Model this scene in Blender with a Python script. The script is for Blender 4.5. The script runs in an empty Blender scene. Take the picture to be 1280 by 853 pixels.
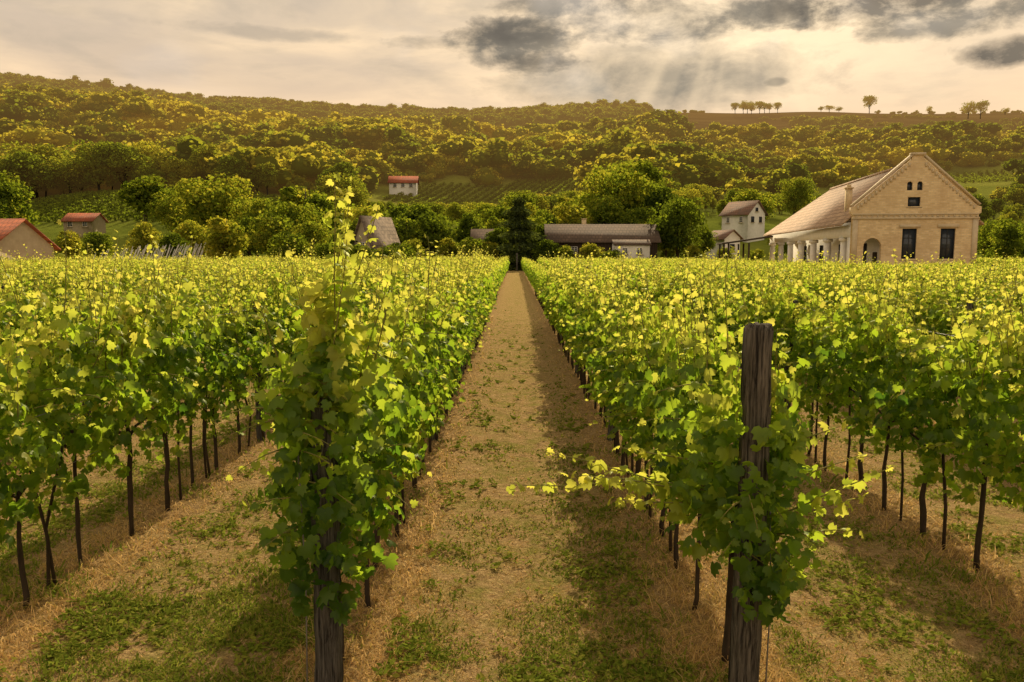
import bpy, math, random
import numpy as np
from mathutils import Vector, Matrix
rng=np.random.default_rng(7); random.seed(7)
scene=bpy.context.scene
scene.view_settings.view_transform='Standard'; scene.view_settings.look='None'; scene.view_settings.exposure=0
COL=scene.collection
R0=-0.96; SP=2.13; CAMH=2.27
SUN_AZ=math.radians(9); SUN_EL=math.radians(30)

# ---------------- helpers ----------------
class MB:
    def __init__(s): s.v=[];s.l=[];s.c=[];s.t=[];s.m=[];s.n=0
    def add(s,V,F,t=0.5,m=0):
        V=np.asarray(V,float).reshape(-1,3);F=np.asarray(F,int)
        s.v.append(V);s.l.append((F+s.n).ravel());s.c.append(np.full(len(F),F.shape[1]))
        s.t.append(np.broadcast_to(np.asarray(t,float),(len(V),)));s.m.append(np.full(len(F),m));s.n+=len(V)
    def mesh(s,name,mats,smooth=False):
        V=np.concatenate(s.v);L=np.concatenate(s.l);C=np.concatenate(s.c);T=np.concatenate(s.t);M=np.concatenate(s.m)
        me=bpy.data.meshes.new(name)
        me.vertices.add(len(V));me.vertices.foreach_set('co',V.astype(np.float32).ravel())
        me.loops.add(len(L));me.loops.foreach_set('vertex_index',L.astype(np.int32))
        me.polygons.add(len(C));st=np.concatenate([[0],np.cumsum(C)[:-1]])
        me.polygons.foreach_set('loop_start',st.astype(np.int32));me.polygons.foreach_set('loop_total',C.astype(np.int32))
        for m in mats: me.materials.append(m)
        me.polygons.foreach_set('material_index',M.astype(np.int32))
        if smooth: me.polygons.foreach_set('use_smooth',np.ones(len(C),bool))
        a=me.attributes.new('tint','FLOAT','POINT');a.data.foreach_set('value',T.astype(np.float32))
        me.update(calc_edges=True);me.validate()
        return me
def nrm(a): return a/(np.linalg.norm(a,axis=-1,keepdims=True)+1e-9)
def frames(n,t):
    n=nrm(n);t=t-(t*n).sum(-1,keepdims=True)*n;t=nrm(t);x=np.cross(t,n)
    return np.stack([x,t,n],axis=-1)
def inst(TV,TF,pos,R,sc):
    N=len(pos);k=len(TV)
    V=np.einsum('kj,nij->nki',TV,R)*np.asarray(sc)[:,None,None]+pos[:,None,:]
    F=(TF[None]+(np.arange(N)*k)[:,None,None]).reshape(-1,TF.shape[1])
    return V.reshape(-1,3),F
def tube(P,r,sides=6,cap=True,jit=0.0,rg=rng):
    P=np.asarray(P,float);n=len(P);r=np.broadcast_to(r,(n,))
    T=nrm(np.gradient(P,axis=0));ref=np.array([1.0,0.13,0.07]) if abs(T[0][0])<0.8 else np.array([0,1.0,0.1])
    A=nrm(np.cross(T,ref));B=np.cross(T,A)
    an=np.arange(sides)*2*math.pi/sides
    rr=r[:,None]*(1+jit*rg.normal(size=(n,sides)))
    V=P[:,None,:]+(np.cos(an)[None,:,None]*A[:,None,:]+np.sin(an)[None,:,None]*B[:,None,:])*rr[:,:,None]
    F=[]
    for i in range(n-1):
        for j in range(sides):
            k=(j+1)%sides;F.append((i*sides+j,i*sides+k,(i+1)*sides+k,(i+1)*sides+j))
    V=V.reshape(-1,3)
    if cap:
        V=np.vstack([V,P[-1]+T[-1]*r[-1]*0.15,P[0]])
        c=len(V)-2
        for j in range(0,sides):
            k=(j+1)%sides;F.append(((n-1)*sides+j,(n-1)*sides+k,c,c));F.append((k,j,c+1,c+1))
    return V,F
def add_tube(mb,P,r,sides=6,t=0.5,m=0,jit=0.0):
    V,F=tube(P,r,sides,True,jit)
    F=np.array(F);tri=F[:,2]==F[:,3]
    n0=mb.n
    mb.add(V,F[~tri],t,m)
    if tri.any():
        mb.l.append((F[tri][:,:3]+n0).ravel());mb.c.append(np.full(tri.sum(),3));mb.m.append(np.full(tri.sum(),m))
def add_box(mb,c,s,m=0,rot=0,t=0.5):
    sx,sy,sz=[q/2 for q in s]
    V=np.array([[a*sx,b*sy,d*sz] for d in(-1,1) for b in(-1,1) for a in(-1,1)])
    ca,sa=math.cos(rot),math.sin(rot)
    V=V@np.array([[ca,sa,0],[-sa,ca,0],[0,0,1]])+np.array(c)
    mb.add(V,[(0,2,3,1),(4,5,7,6),(0,1,5,4),(2,6,7,3),(0,4,6,2),(1,3,7,5)],t,m)
def obj(name,data,parent=None,loc=None,rot=None,**kw):
    o=bpy.data.objects.new(name,data);COL.objects.link(o)
    if parent: o.parent=parent
    if loc is not None:o.location=loc
    if rot is not None:o.rotation_euler=rot
    for k,v in kw.items():o[k]=v
    return o
def plate(outline,holes,depth):
    cu=bpy.data.curves.new('tmp','CURVE');cu.dimensions='2D';cu.fill_mode='BOTH';cu.extrude=depth/2
    for poly in [outline]+holes:
        sp=cu.splines.new('POLY');sp.points.add(len(poly)-1);sp.use_cyclic_u=True
        for p,q in zip(sp.points,poly):p.co=(q[0],q[1],0,1)
    o=bpy.data.objects.new('tmp',cu);COL.objects.link(o);bpy.context.view_layer.update()
    me=bpy.data.meshes.new_from_object(o.evaluated_get(bpy.context.evaluated_depsgraph_get()))
    bpy.data.objects.remove(o)
    me.transform(Matrix(((1,0,0,0),(0,0,-1,0),(0,1,0,0),(0,0,0,1))))
    return me
def noise2(x,y,s=1.0,seed=0):
    v=0
    for i,(a,b,f) in enumerate([(1,.7,1),(-.6,1.1,1.9),(1.3,-.4,3.1),(.2,1.5,4.7)]):
        v=v+np.sin((x*a+y*b)*f/s+seed*1.7+i*2.1)*np.cos((y*a-x*b)*f/s*.8+seed+i)/(i+1)
    return v/1.6

# ---------------- materials ----------------
def newmat(n):
    m=bpy.data.materials.new(n);m.use_nodes=True;nt=m.node_tree
    for x in list(nt.nodes):nt.nodes.remove(x)
    return m,nt
def N(nt,t,**kw):
    n=nt.nodes.new(t)
    for k,v in kw.items():
        if k=='ins':
            for a,b in v.items():
                if isinstance(b,bpy.types.NodeSocket): nt.links.new(b,n.inputs[a])
                else:n.inputs[a].default_value=b
        else:setattr(n,k,v)
    return n
def ramp(nt,fac,stops):
    r=nt.nodes.new('ShaderNodeValToRGB');e=r.color_ramp.elements
    while len(e)<len(stops):e.new(0.5)
    for i,(p,c) in enumerate(stops):e[i].position=p;e[i].color=(*c,1)
    nt.links.new(fac,r.inputs[0]);return r.outputs[0]
def mth(nt,op,a,b=None,c=None,clamp=False):
    n=nt.nodes.new('ShaderNodeMath');n.operation=op;n.use_clamp=clamp
    for i,x in enumerate([a,b,c]):
        if x is None:continue
        if isinstance(x,(int,float)):n.inputs[i].default_value=x
        else:nt.links.new(x,n.inputs[i])
    return n.outputs[0]
def mixc(nt,f,a,b):
    n=nt.nodes.new('ShaderNodeMix');n.data_type='RGBA'
    for i,x in((0,f),(6,a),(7,b)):
        if isinstance(x,(int,float)):n.inputs[i].default_value=x
        elif isinstance(x,tuple):n.inputs[i].default_value=(*x,1)
        else:nt.links.new(x,n.inputs[i])
    return n.outputs[2]
def pos(nt):
    g=nt.nodes.new('ShaderNodeNewGeometry');s=nt.nodes.new('ShaderNodeSeparateXYZ');nt.links.new(g.outputs['Position'],s.inputs[0])
    return g.outputs['Position'],s.outputs
def painted_haze(nt,sh,mx=0.42):
    # aerial perspective painted in: warm glow mixed into the surface, grows with distance
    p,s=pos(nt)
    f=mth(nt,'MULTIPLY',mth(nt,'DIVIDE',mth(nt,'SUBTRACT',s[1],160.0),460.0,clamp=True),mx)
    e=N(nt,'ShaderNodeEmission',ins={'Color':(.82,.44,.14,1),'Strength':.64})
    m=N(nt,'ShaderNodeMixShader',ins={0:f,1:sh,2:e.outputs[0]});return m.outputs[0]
def out(nt,sh): nt.links.new(sh,N(nt,'ShaderNodeOutputMaterial').inputs[0])
def leafmat(name,dcols,tcols,trans=.45,gloss=.0,hz=False,rough=.45,vary=.16):
    m,nt=newmat(name)
    a=N(nt,'ShaderNodeAttribute',attribute_name='tint')
    t=a.outputs['Fac']
    oi=N(nt,'ShaderNodeObjectInfo')
    t=mth(nt,'ADD',t,mth(nt,'MULTIPLY',mth(nt,'SUBTRACT',oi.outputs['Random'],.5),vary),clamp=True)
    d=N(nt,'ShaderNodeBsdfDiffuse',ins={0:ramp(nt,t,dcols)})
    tr=N(nt,'ShaderNodeBsdfTranslucent',ins={0:ramp(nt,t,tcols)})
    o=N(nt,'ShaderNodeMixShader',ins={0:trans,1:d.outputs[0],2:tr.outputs[0]}).outputs[0]
    if gloss>0:
        g=N(nt,'ShaderNodeBsdfGlossy',ins={0:(.85,.9,.6,1),'Roughness':rough})
        o=N(nt,'ShaderNodeMixShader',ins={0:gloss,1:o,2:g.outputs[0]}).outputs[0]
    if hz:o=painted_haze(nt,o)
    out(nt,o);return m
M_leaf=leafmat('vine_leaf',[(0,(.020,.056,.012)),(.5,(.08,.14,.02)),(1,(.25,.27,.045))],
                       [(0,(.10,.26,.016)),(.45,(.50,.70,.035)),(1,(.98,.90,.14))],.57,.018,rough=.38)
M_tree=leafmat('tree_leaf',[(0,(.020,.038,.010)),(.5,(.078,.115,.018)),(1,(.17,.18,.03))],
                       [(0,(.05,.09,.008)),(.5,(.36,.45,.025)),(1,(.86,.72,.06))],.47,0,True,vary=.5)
M_conif=leafmat('needle',[(0,(.04,.06,.025)),(1,(.09,.12,.045))],[(0,(.05,.08,.01)),(1,(.22,.26,.04))],.4,0)
def grassmat():
    m,nt=newmat('grass_blade')
    t=N(nt,'ShaderNodeAttribute',attribute_name='tint').outputs['Fac']
    c=ramp(nt,t,[(0,(.11,.17,.02)),(.35,(.30,.34,.045)),(.5,(.48,.36,.10)),(.75,(.68,.44,.18)),(1,(.80,.58,.28))])
    d=N(nt,'ShaderNodeBsdfDiffuse',ins={0:c});tr=N(nt,'ShaderNodeBsdfTranslucent',ins={0:c})
    out(nt,N(nt,'ShaderNodeMixShader',ins={0:.5,1:d.outputs[0],2:tr.outputs[0]}).outputs[0]);return m
M_grass=grassmat()
def simple(name,c1,c2,scale=5,stretch=(1,1,1),rough=.85,bump=.2,dist=.03,lo=.32,hi=.68):
    m,nt=newmat(name)
    tc=N(nt,'ShaderNodeTexCoord');mp=N(nt,'ShaderNodeMapping',ins={'Vector':tc.outputs['Object'],'Scale':stretch})
    no=N(nt,'ShaderNodeTexNoise',ins={'Vector':mp.outputs[0],'Scale':scale,'Detail':8,'Roughness':.68})
    c=ramp(nt,no.outputs[0],[(lo,c1),(hi,c2)])
    b=N(nt,'ShaderNodeBump',ins={'Height':no.outputs[0],'Strength':bump,'Distance':dist})
    p=N(nt,'ShaderNodeBsdfPrincipled',ins={'Base Color':c,'Roughness':rough,'Normal':b.outputs[0]})
    p.inputs['Specular IOR Level'].default_value=.2
    out(nt,p.outputs[0]);return m
M_bark=simple('vine_bark',(.022,.016,.011),(.085,.06,.04),9,(1,1,.2),.9,.8)
M_stem=simple('green_cane',(.12,.14,.03),(.24,.2,.06),8)
M_tbark=simple('tree_bark',(.03,.022,.015),(.09,.07,.05),4,(1,1,.3),.9,.6)
M_post=simple('weathered_wood',(.020,.017,.014),(.27,.235,.185),12,(6,6,.28),.95,1.0,.05,.38,.66)
M_post2=simple('grey_wood',(.025,.023,.021),(.24,.22,.19),12,(6,6,.3),.95,1.0,.05,.38,.68)
M_wire=simple('wire',(.15,.14,.13),(.25,.24,.22),3,(1,1,1),.5)
M_white=simple('white_plaster',(.72,.70,.65),(.86,.84,.80),2,(1,1,1),.8,.1)
M_cream=simple('beige_plaster',(.38,.31,.21),(.50,.42,.30),1.5,(1,1,1),.85,.1)
M_stone=simple('pale_stone',(.48,.39,.26),(.62,.52,.36),3,(1,1,1),.8,.1)
M_stake=simple('bleached_stake',(.45,.43,.38),(.60,.58,.52),3)
M_frame=simple('dark_frame',(.03,.03,.035),(.06,.06,.06),3)
M_dark=simple('dark_plank',(.03,.022,.016),(.09,.065,.045),3,(3,3,.4))
def glass():
    m,nt=newmat('window_glass')
    p=N(nt,'ShaderNodeBsdfPrincipled',ins={'Base Color':(.035,.045,.06,1),'Roughness':.12});out(nt,p.outputs[0]);return m
M_glass=glass()
def brick():
    m,nt=newmat('yellow_brick')
    tc=N(nt,'ShaderNodeTexCoord');s=N(nt,'ShaderNodeSeparateXYZ',ins={0:tc.outputs['Object']})
    xy=mth(nt,'ADD',s.outputs[0],s.outputs[1]);cv=N(nt,'ShaderNodeCombineXYZ',ins={0:xy,1:s.outputs[2]})
    b=N(nt,'ShaderNodeTexBrick',ins={'Vector':cv.outputs[0],'Color1':(.80,.63,.37,1),'Color2':(.60,.45,.24,1),'Mortar':(.60,.52,.38,1),'Scale':1.0,'Mortar Size':.014,'Brick Width':.36,'Row Height':.14})
    no=N(nt,'ShaderNodeTexNoise',ins={'Vector':tc.outputs['Object'],'Scale':.8,'Detail':8,'Roughness':.75})
    f=ramp(nt,no.outputs[0],[(.42,(0,0,0)),(.66,(.75,.75,.75))])
    c=mixc(nt,f,b.outputs[0],(.50,.36,.20))
    out(nt,N(nt,'ShaderNodeBsdfPrincipled',ins={'Base Color':c,'Roughness':.9}).outputs[0]);return m
M_brick=brick()
def tiles(name,c1,c2,c3,sc=.6):
    m,nt=newmat(name)
    tc=N(nt,'ShaderNodeTexCoord');s=N(nt,'ShaderNodeSeparateXYZ',ins={0:tc.outputs['Object']})
    cv=N(nt,'ShaderNodeCombineXYZ',ins={0:s.outputs[1],1:mth(nt,'ADD',s.outputs[2],mth(nt,'MULTIPLY',s.outputs[0],.02))})
    b=N(nt,'ShaderNodeTexBrick',ins={'Vector':cv.outputs[0],'Color1':(*c1,1),'Color2':(*c2,1),'Mortar':(*[q*.35 for q in c1],1),'Scale':1.0,'Mortar Size':.035,'Brick Width':.5,'Row Height':.40})
    no=N(nt,'ShaderNodeTexNoise',ins={'Vector':tc.outputs['Object'],'Scale':sc,'Detail':9,'Roughness':.8})
    c=mixc(nt,ramp(nt,no.outputs[0],[(.47,(0,0,0)),(.58,(1,1,1))]),b.outputs[0],c3)
    bp=N(nt,'ShaderNodeBump',ins={'Height':b.outputs['Fac'],'Strength':.6,'Distance':-.04})
    out(nt,N(nt,'ShaderNodeBsdfPrincipled',ins={'Base Color':c,'Roughness':.95,'Normal':bp.outputs[0]}).outputs[0]);return m
M_roof=tiles('weathered_tile',(.60,.43,.30),(.46,.31,.21),(.33,.23,.16),.9)
M_red=tiles('red_tile',(.44,.12,.05),(.34,.09,.04),(.24,.08,.045))
M_brown=tiles('brown_tile',(.15,.10,.07),(.11,.075,.05),(.08,.055,.04))
M_shing=tiles('shingle',(.18,.13,.09),(.11,.08,.055),(.24,.18,.13))
M_rb=tiles('red_brown_tile',(.27,.15,.10),(.20,.12,.08),(.15,.10,.075))
def groundmat():
    m,nt=newmat('vineyard_soil')
    p,s=pos(nt)
    ph=mth(nt,'FRACT',mth(nt,'ADD',mth(nt,'DIVIDE',mth(nt,'SUBTRACT',s[0],R0),SP),200.0))
    edge=mth(nt,'MULTIPLY',mth(nt,'ABSOLUTE',mth(nt,'SUBTRACT',ph,.5)),2.0)  #1 at row,0 mid
    n1=N(nt,'ShaderNodeTexNoise',ins={'Vector':p,'Scale':2.6,'Detail':9,'Roughness':.8}).outputs[0]
    n2=N(nt,'ShaderNodeTexNoise',ins={'Vector':p,'Scale':22,'Detail':6,'Roughness':.75}).outputs[0]
    n3=N(nt,'ShaderNodeTexNoise',ins={'Vector':p,'Scale':90,'Detail':3,'Roughness':.7}).outputs[0]
    n5=N(nt,'ShaderNodeTexNoise',ins={'Vector':p,'Scale':5,'Detail':6,'Roughness':.7}).outputs[0]
    base=ramp(nt,n2,[(.30,(.12,.07,.036)),(.5,(.40,.255,.115)),(.68,(.76,.54,.27))])
    fine=ramp(nt,n3,[(.35,(.14,.09,.042)),(.65,(.80,.57,.29))])
    base=mixc(nt,.4,base,fine)
    base=mixc(nt,mth(nt,'MULTIPLY',mth(nt,'SUBTRACT',n5,.54),3.5,clamp=True),base,(.17,.11,.055))
    gcol=ramp(nt,n3,[(.3,(.10,.13,.02)),(.7,(.32,.33,.06))])
    g=mth(nt,'MULTIPLY',mth(nt,'SUBTRACT',n1,.45),6.0,clamp=True)
    g=mth(nt,'MULTIPLY',g,mth(nt,'SUBTRACT',1.2,edge,clamp=True))
    g=mth(nt,'MULTIPLY',g,.7)
    c=mixc(nt,g,base,gcol)
    c=mixc(nt,mth(nt,'MULTIPLY',mth(nt,'SUBTRACT',edge,.65,clamp=True),1.2,clamp=True),c,(.27,.165,.08))
    bp=N(nt,'ShaderNodeBump',ins={'Height':n2,'Strength':.9,'Distance':.06})
    out(nt,N(nt,'ShaderNodeBsdfDiffuse',ins={0:c,'Normal':bp.outputs[0]}).outputs[0]);return m
M_ground=groundmat()
def hillmat():
    m,nt=newmat('hill_meadow')
    p,s=pos(nt)
    n1=N(nt,'ShaderNodeTexNoise',ins={'Vector':p,'Scale':.03,'Detail':8,'Roughness':.65}).outputs[0]
    n2=N(nt,'ShaderNodeTexNoise',ins={'Vector':p,'Scale':.5,'Detail':5,'Roughness':.7}).outputs[0]
    a=ramp(nt,n1,[(.35,(.08,.11,.018)),(.5,(.17,.21,.03)),(.65,(.26,.28,.05))])
    a=mixc(nt,mth(nt,'MULTIPLY',n2,.35),a,(.08,.08,.02))
    f=mth(nt,'DIVIDE',mth(nt,'SUBTRACT',s[1],430.0),60.0,clamp=True)
    mp=N(nt,'ShaderNodeMapping',ins={'Vector':p,'Scale':(.012,.06,.05)})
    n4=N(nt,'ShaderNodeTexNoise',ins={'Vector':mp.outputs[0],'Scale':1,'Detail':7,'Roughness':.65}).outputs[0]
    br=ramp(nt,n4,[(.35,(.03,.024,.012)),(.5,(.06,.046,.018)),(.66,(.11,.085,.03))])
    c=mixc(nt,f,a,br)
    bp=N(nt,'ShaderNodeBump',ins={'Height':n2,'Strength':.6,'Distance':1.0})
    d=N(nt,'ShaderNodeBsdfDiffuse',ins={0:c,'Normal':bp.outputs[0]})
    out(nt,painted_haze(nt,d.outputs[0]));return m
M_hill=hillmat()

# ---------------- camera, sun, world ----------------
cam=bpy.data.cameras.new('camera');co=bpy.data.objects.new('camera',cam);COL.objects.link(co)
cam.sensor_width=36;cam.lens=28;cam.clip_end=4000;cam.clip_start=.05
co.location=(0,0,CAMH);co.rotation_euler=(math.radians(90-6.22),0,math.radians(.17));scene.camera=co
sd=Vector((math.sin(SUN_AZ)*math.cos(SUN_EL),math.cos(SUN_AZ)*math.cos(SUN_EL),math.sin(SUN_EL)))
sl=bpy.data.lights.new('sun','SUN');sl.energy=5;sl.angle=math.radians(.5);sl.color=(1,.82,.52)
so=bpy.data.objects.new('sun',sl);COL.objects.link(so);so.rotation_euler=(-sd).to_track_quat('-Z','Y').to_euler()
w=bpy.data.worlds.new('World');scene.world=w;w.use_nodes=True;nt=w.node_tree
for x in list(nt.nodes):nt.nodes.remove(x)
sky=N(nt,'ShaderNodeTexSky');sky.sky_type='NISHITA';sky.sun_disc=False;sky.sun_elevation=SUN_EL;sky.sun_rotation=SUN_AZ
tc=N(nt,'ShaderNodeTexCoord');sx=N(nt,'ShaderNodeSeparateXYZ',ins={0:tc.outputs['Generated']})
az=mth(nt,'ARCTAN2',sx.outputs[0],sx.outputs[1]);el=mth(nt,'ARCSINE',sx.outputs[2])
def cn(sc,ax,ey,off=0.0,det=8,rough=.6,dist=0.0):
    v=N(nt,'ShaderNodeCombineXYZ',ins={0:mth(nt,'MULTIPLY',az,ax),1:mth(nt,'MULTIPLY',el,ey),2:off})
    return N(nt,'ShaderNodeTexNoise',ins={'Vector':v.outputs[0],'Scale':sc,'Detail':det,'Roughness':rough,'Distortion':dist}).outputs[0]
nA=cn(1,4,15,1.3,8,.55,.4);nB=cn(1,14,27,4.0,9,.64,.2);nC=cn(1,6,9,9.0,3,.5);nD=cn(1,7,26,2.2,8,.6,.3)
lit=ramp(nt,nA,[(.34,(4.8,4.1,3.3)),(.5,(6.3,5.1,3.7)),(.64,(8.4,6.5,4.3))])
def ell(a,b,ra,rb):
    return mth(nt,'ADD',mth(nt,'POWER',mth(nt,'ABSOLUTE',mth(nt,'DIVIDE',mth(nt,'SUBTRACT',az,a),ra)),2.0),
                        mth(nt,'POWER',mth(nt,'ABSOLUTE',mth(nt,'DIVIDE',mth(nt,'SUBTRACT',el,b),rb)),2.0))
glow=mth(nt,'POWER',2.718,mth(nt,'MULTIPLY',ell(.31,.235,.24,.08),-1.0))
glow=mth(nt,'MULTIPLY',glow,mth(nt,'ADD',.2,mth(nt,'MULTIPLY',nB,1.2)),clamp=True)
col=mixc(nt,glow,lit,(10.6,8.5,5.6))
lowg=mth(nt,'POWER',2.718,mth(nt,'MULTIPLY',mth(nt,'ABSOLUTE',mth(nt,'SUBTRACT',el,.15)),-12.0))
col=mixc(nt,mth(nt,'MULTIPLY',lowg,.6),col,(9.0,6.1,3.6))
ang=mth(nt,'ARCTAN2',mth(nt,'SUBTRACT',az,.27),mth(nt,'SUBTRACT',.40,el))
rv=N(nt,'ShaderNodeCombineXYZ',ins={0:mth(nt,'MULTIPLY',ang,5.0)})
rn=N(nt,'ShaderNodeTexNoise',ins={'Vector':rv.outputs[0],'Scale':1.0,'Detail':2}).outputs[0]
rays=mth(nt,'MULTIPLY',mth(nt,'SUBTRACT',rn,.42),4.0,clamp=True)
wob=mth(nt,'MULTIPLY',mth(nt,'SUBTRACT',nB,.5),6.0)
def cloud(col,a,b,ra,rb,c,op=.9,soft=.8,wb=1.0):
    d=mth(nt,'ADD',ell(a,b,ra,rb),mth(nt,'MULTIPLY',wob,wb))
    f=mth(nt,'MULTIPLY',mth(nt,'DIVIDE',mth(nt,'SUBTRACT',1.3,d),soft,clamp=True),op)
    return mixc(nt,f,col,c)
G1=(2.0,1.78,1.42);G2=(1.25,1.1,.9)
stre=mth(nt,'MULTIPLY',mth(nt,'SUBTRACT',nD,.50),4.0,clamp=True)
col=mixc(nt,mth(nt,'MULTIPLY',stre,.5),col,(3.8,3.3,2.6))
col=cloud(col,.17,.205,.19,.042,(2.4,2.15,1.7),.9,1.5,.45)
col=cloud(col,.19,.272,.15,.026,(2.2,1.95,1.55),.85,1.4)
col=cloud(col,.0,.246,.080,.029,G1,.95,.9,.55)
col=cloud(col,-.01,.256,.064,.018,G2,.9,1.4,.6)
col=cloud(col,.02,.230,.06,.012,G2,.8,1.2,.7)
col=cloud(col,.06,.292,.09,.012,G1,.8,1.4)
col=cloud(col,.30,.268,.08,.015,G1,.7,1.2)
col=cloud(col,.42,.270,.11,.024,G2,.9,1.4)
col=cloud(col,.48,.243,.08,.016,G1,.85,1.4)
col=cloud(col,.55,.255,.08,.014,G1,.8,1.4)
col=cloud(col,.54,.206,.055,.015,G2,.95,1.0,.45)
col=cloud(col,.31,.196,.013,.005,G1,.8,1.0,.4)
col=cloud(col,-.10,.248,.06,.007,G1,.5,1.4)
col=cloud(col,-.30,.25,.12,.007,(3.4,2.9,2.3),.5,1.5)
rf=mth(nt,'MULTIPLY',mth(nt,'MULTIPLY',rays,.48),mth(nt,'POWER',2.718,mth(nt,'MULTIPLY',ell(.27,.195,.26,.06),-1.0)))
col=mixc(nt,rf,col,(9.6,7.4,4.7))
gaps=mth(nt,'MULTIPLY',mth(nt,'SUBTRACT',nC,.56),4.0,clamp=True)
fin=mixc(nt,mth(nt,'MULTIPLY',gaps,.12),col,sky.outputs[0])
bg=N(nt,'ShaderNodeBackground',ins={0:fin,1:.122});wo=N(nt,'ShaderNodeOutputWorld');nt.links.new(bg.outputs[0],wo.inputs[0])

# ---------------- terrain ----------------
def TH(x,y):
    x=np.asarray(x,float);y=np.asarray(y,float)
    nc=np.interp(x,[-420,-260,-180,-100,-40,0,60,140,260,420],[80,74,68,60,57,56,56,57,59,62])
    fr=np.interp(x,[-700,-400,-280,-155,-60,0,75,110,400,700],[148,136,121,111,107,106,108,109,109,109])
    t1=np.clip((y-125)/275,0,1);t1s=t1*(.72+.28*t1)
    t2=np.clip((y-400)/220,0,1)**1.25
    h=nc*t1s+(fr-nc)*t2
    und=(np.sin(x/31+y/47)*np.cos(y/38-x/70)*4.0+np.sin(x/13.)*np.sin(y/17.)*.8)
    return h+und*np.clip(t1*4,0,1)*np.clip((640-y)/160,0.25,1)
def grid(xs,ys,name,mat,zf):
    X,Y=np.meshgrid(xs,ys);Z=zf(X,Y);V=np.stack([X,Y,Z],-1).reshape(-1,3);nx=len(xs)
    i=np.arange(len(ys)-1)[:,None]*nx+np.arange(nx-1)[None,:]
    F=np.stack([i,i+1,i+1+nx,i+nx],-1).reshape(-1,4)
    mb=MB();mb.add(V,F);return mb.mesh(name,[mat],True)
xs=np.concatenate([np.arange(-1000,-30,20.),np.arange(-30,30,.5),np.arange(30,1001,20.)])
g=obj('ground',grid(xs,np.concatenate([np.arange(-60,0,10.),np.arange(0,30,.5),np.arange(30,126,5.)]),'ground',M_ground,
   lambda X,Y:np.where((np.abs(X)<29)&(Y<29),.02*noise2(X,Y,.8)+.03*np.cos((X-R0)/SP*2*math.pi)*1.0,0)*np.clip((29-np.abs(X))/3,0,1)*np.clip((29-Y)/3,0,1)))
g['kind']='structure';g['label']='dry grass and soil between vineyard rows';g['category']='ground'
h=obj('hills',grid(np.arange(-1000,1001,10.),np.concatenate([np.arange(125,660,7.),np.arange(660,1300,60.)]),'hills',M_hill,TH))
h['kind']='structure';h['label']='green and brown hillside rising behind the village';h['category']='hill'

# ---------------- vines ----------------
LV=np.array([[0,.30,.07],[0,.02,0],[.2,-.14,-.03],[.46,-.02,-.12],[.58,.32,-.20],[.36,.40,-.05],[.42,.72,-.17],[.20,.68,-.03],[0,1.0,-.22],
             [-.20,.68,-.03],[-.42,.72,-.17],[-.36,.40,-.05],[-.58,.32,-.20],[-.46,-.02,-.12],[-.2,-.14,-.03]])
LF=np.array([(0,i,i+1 if i<14 else 1) for i in range(1,15)])
QV=np.array([[0,-.1,0],[.5,.35,-.12],[0,1,-.1],[-.5,.35,-.12]]);QF=np.array([(0,1,2),(0,2,3)])
wz=([.5,.7,1.0,1.4,1.65,1.85,2.0],[.07,.15,.21,.22,.16,.09,.05])
def leaves_at(mb,P,side,rg,size,tint,endn=0,full=True):
    n=len(P)
    nn=np.stack([side*1.0,rg.normal(0,.55,n)-endn,rg.normal(.35,.5,n)+np.clip(P[:,2]-1.5,0,1)*.6],-1)+rg.normal(0,.5,(n,3))
    tt=np.stack([side*.35+rg.normal(0,.4,n),rg.normal(0,.6,n),-1+rg.normal(0,.4,n)],-1)
    R=frames(nn,tt)
    TV,TF=(LV,LF) if full else (QV,QF)
    V,F=inst(TV,TF,P,R,size)
    mb.add(V,F,np.repeat(tint,len(TV)))
def shoot(mb,p0,d,L,rg,s0=.11,s1=.035,droop=0.0,t0=.6,t1=1.0,sp=.05,wig=.05,th=.0045):
    n=max(5,int(L/sp));d=np.array(d,float);d/=np.linalg.norm(d);p=np.array(p0,float);P=[p.copy()];step=L/n
    for i in range(n):
        d=d+rg.normal(0,wig,3)+np.array([0,0,-droop]);d/=np.linalg.norm(d);p=p+d*step;P.append(p.copy())
    P=np.array(P);Q=P[::2] if len(P)>8 else P;add_tube(mb,Q,np.linspace(th,.0018,len(Q)),4,.7,1)
    k=len(P);f=np.linspace(0,1,k);sz=(s0+(s1-s0)*f)*rg.uniform(.75,1.2,k)
    al=np.where(np.arange(k)%2==0,1.,-1.);az_=rg.uniform(0,6.28)
    o=np.stack([np.cos(az_+rg.normal(0,.5,k))*al,np.sin(az_+rg.normal(0,.5,k))*al,rg.normal(.1,.25,k)],-1)
    pos_=P+o*sz[:,None]*.35
    nn=o*.4+np.array([0,0,.6])+rg.normal(0,.55,(k,3));tt=o+np.array([0,0,-.35])
    V,F=inst(LV,LF,pos_,frames(nn,tt),sz);mb.add(V,F,np.repeat(np.clip(t0+(t1-t0)*f+rg.normal(0,.1,k),0,1),len(LV)))
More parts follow.
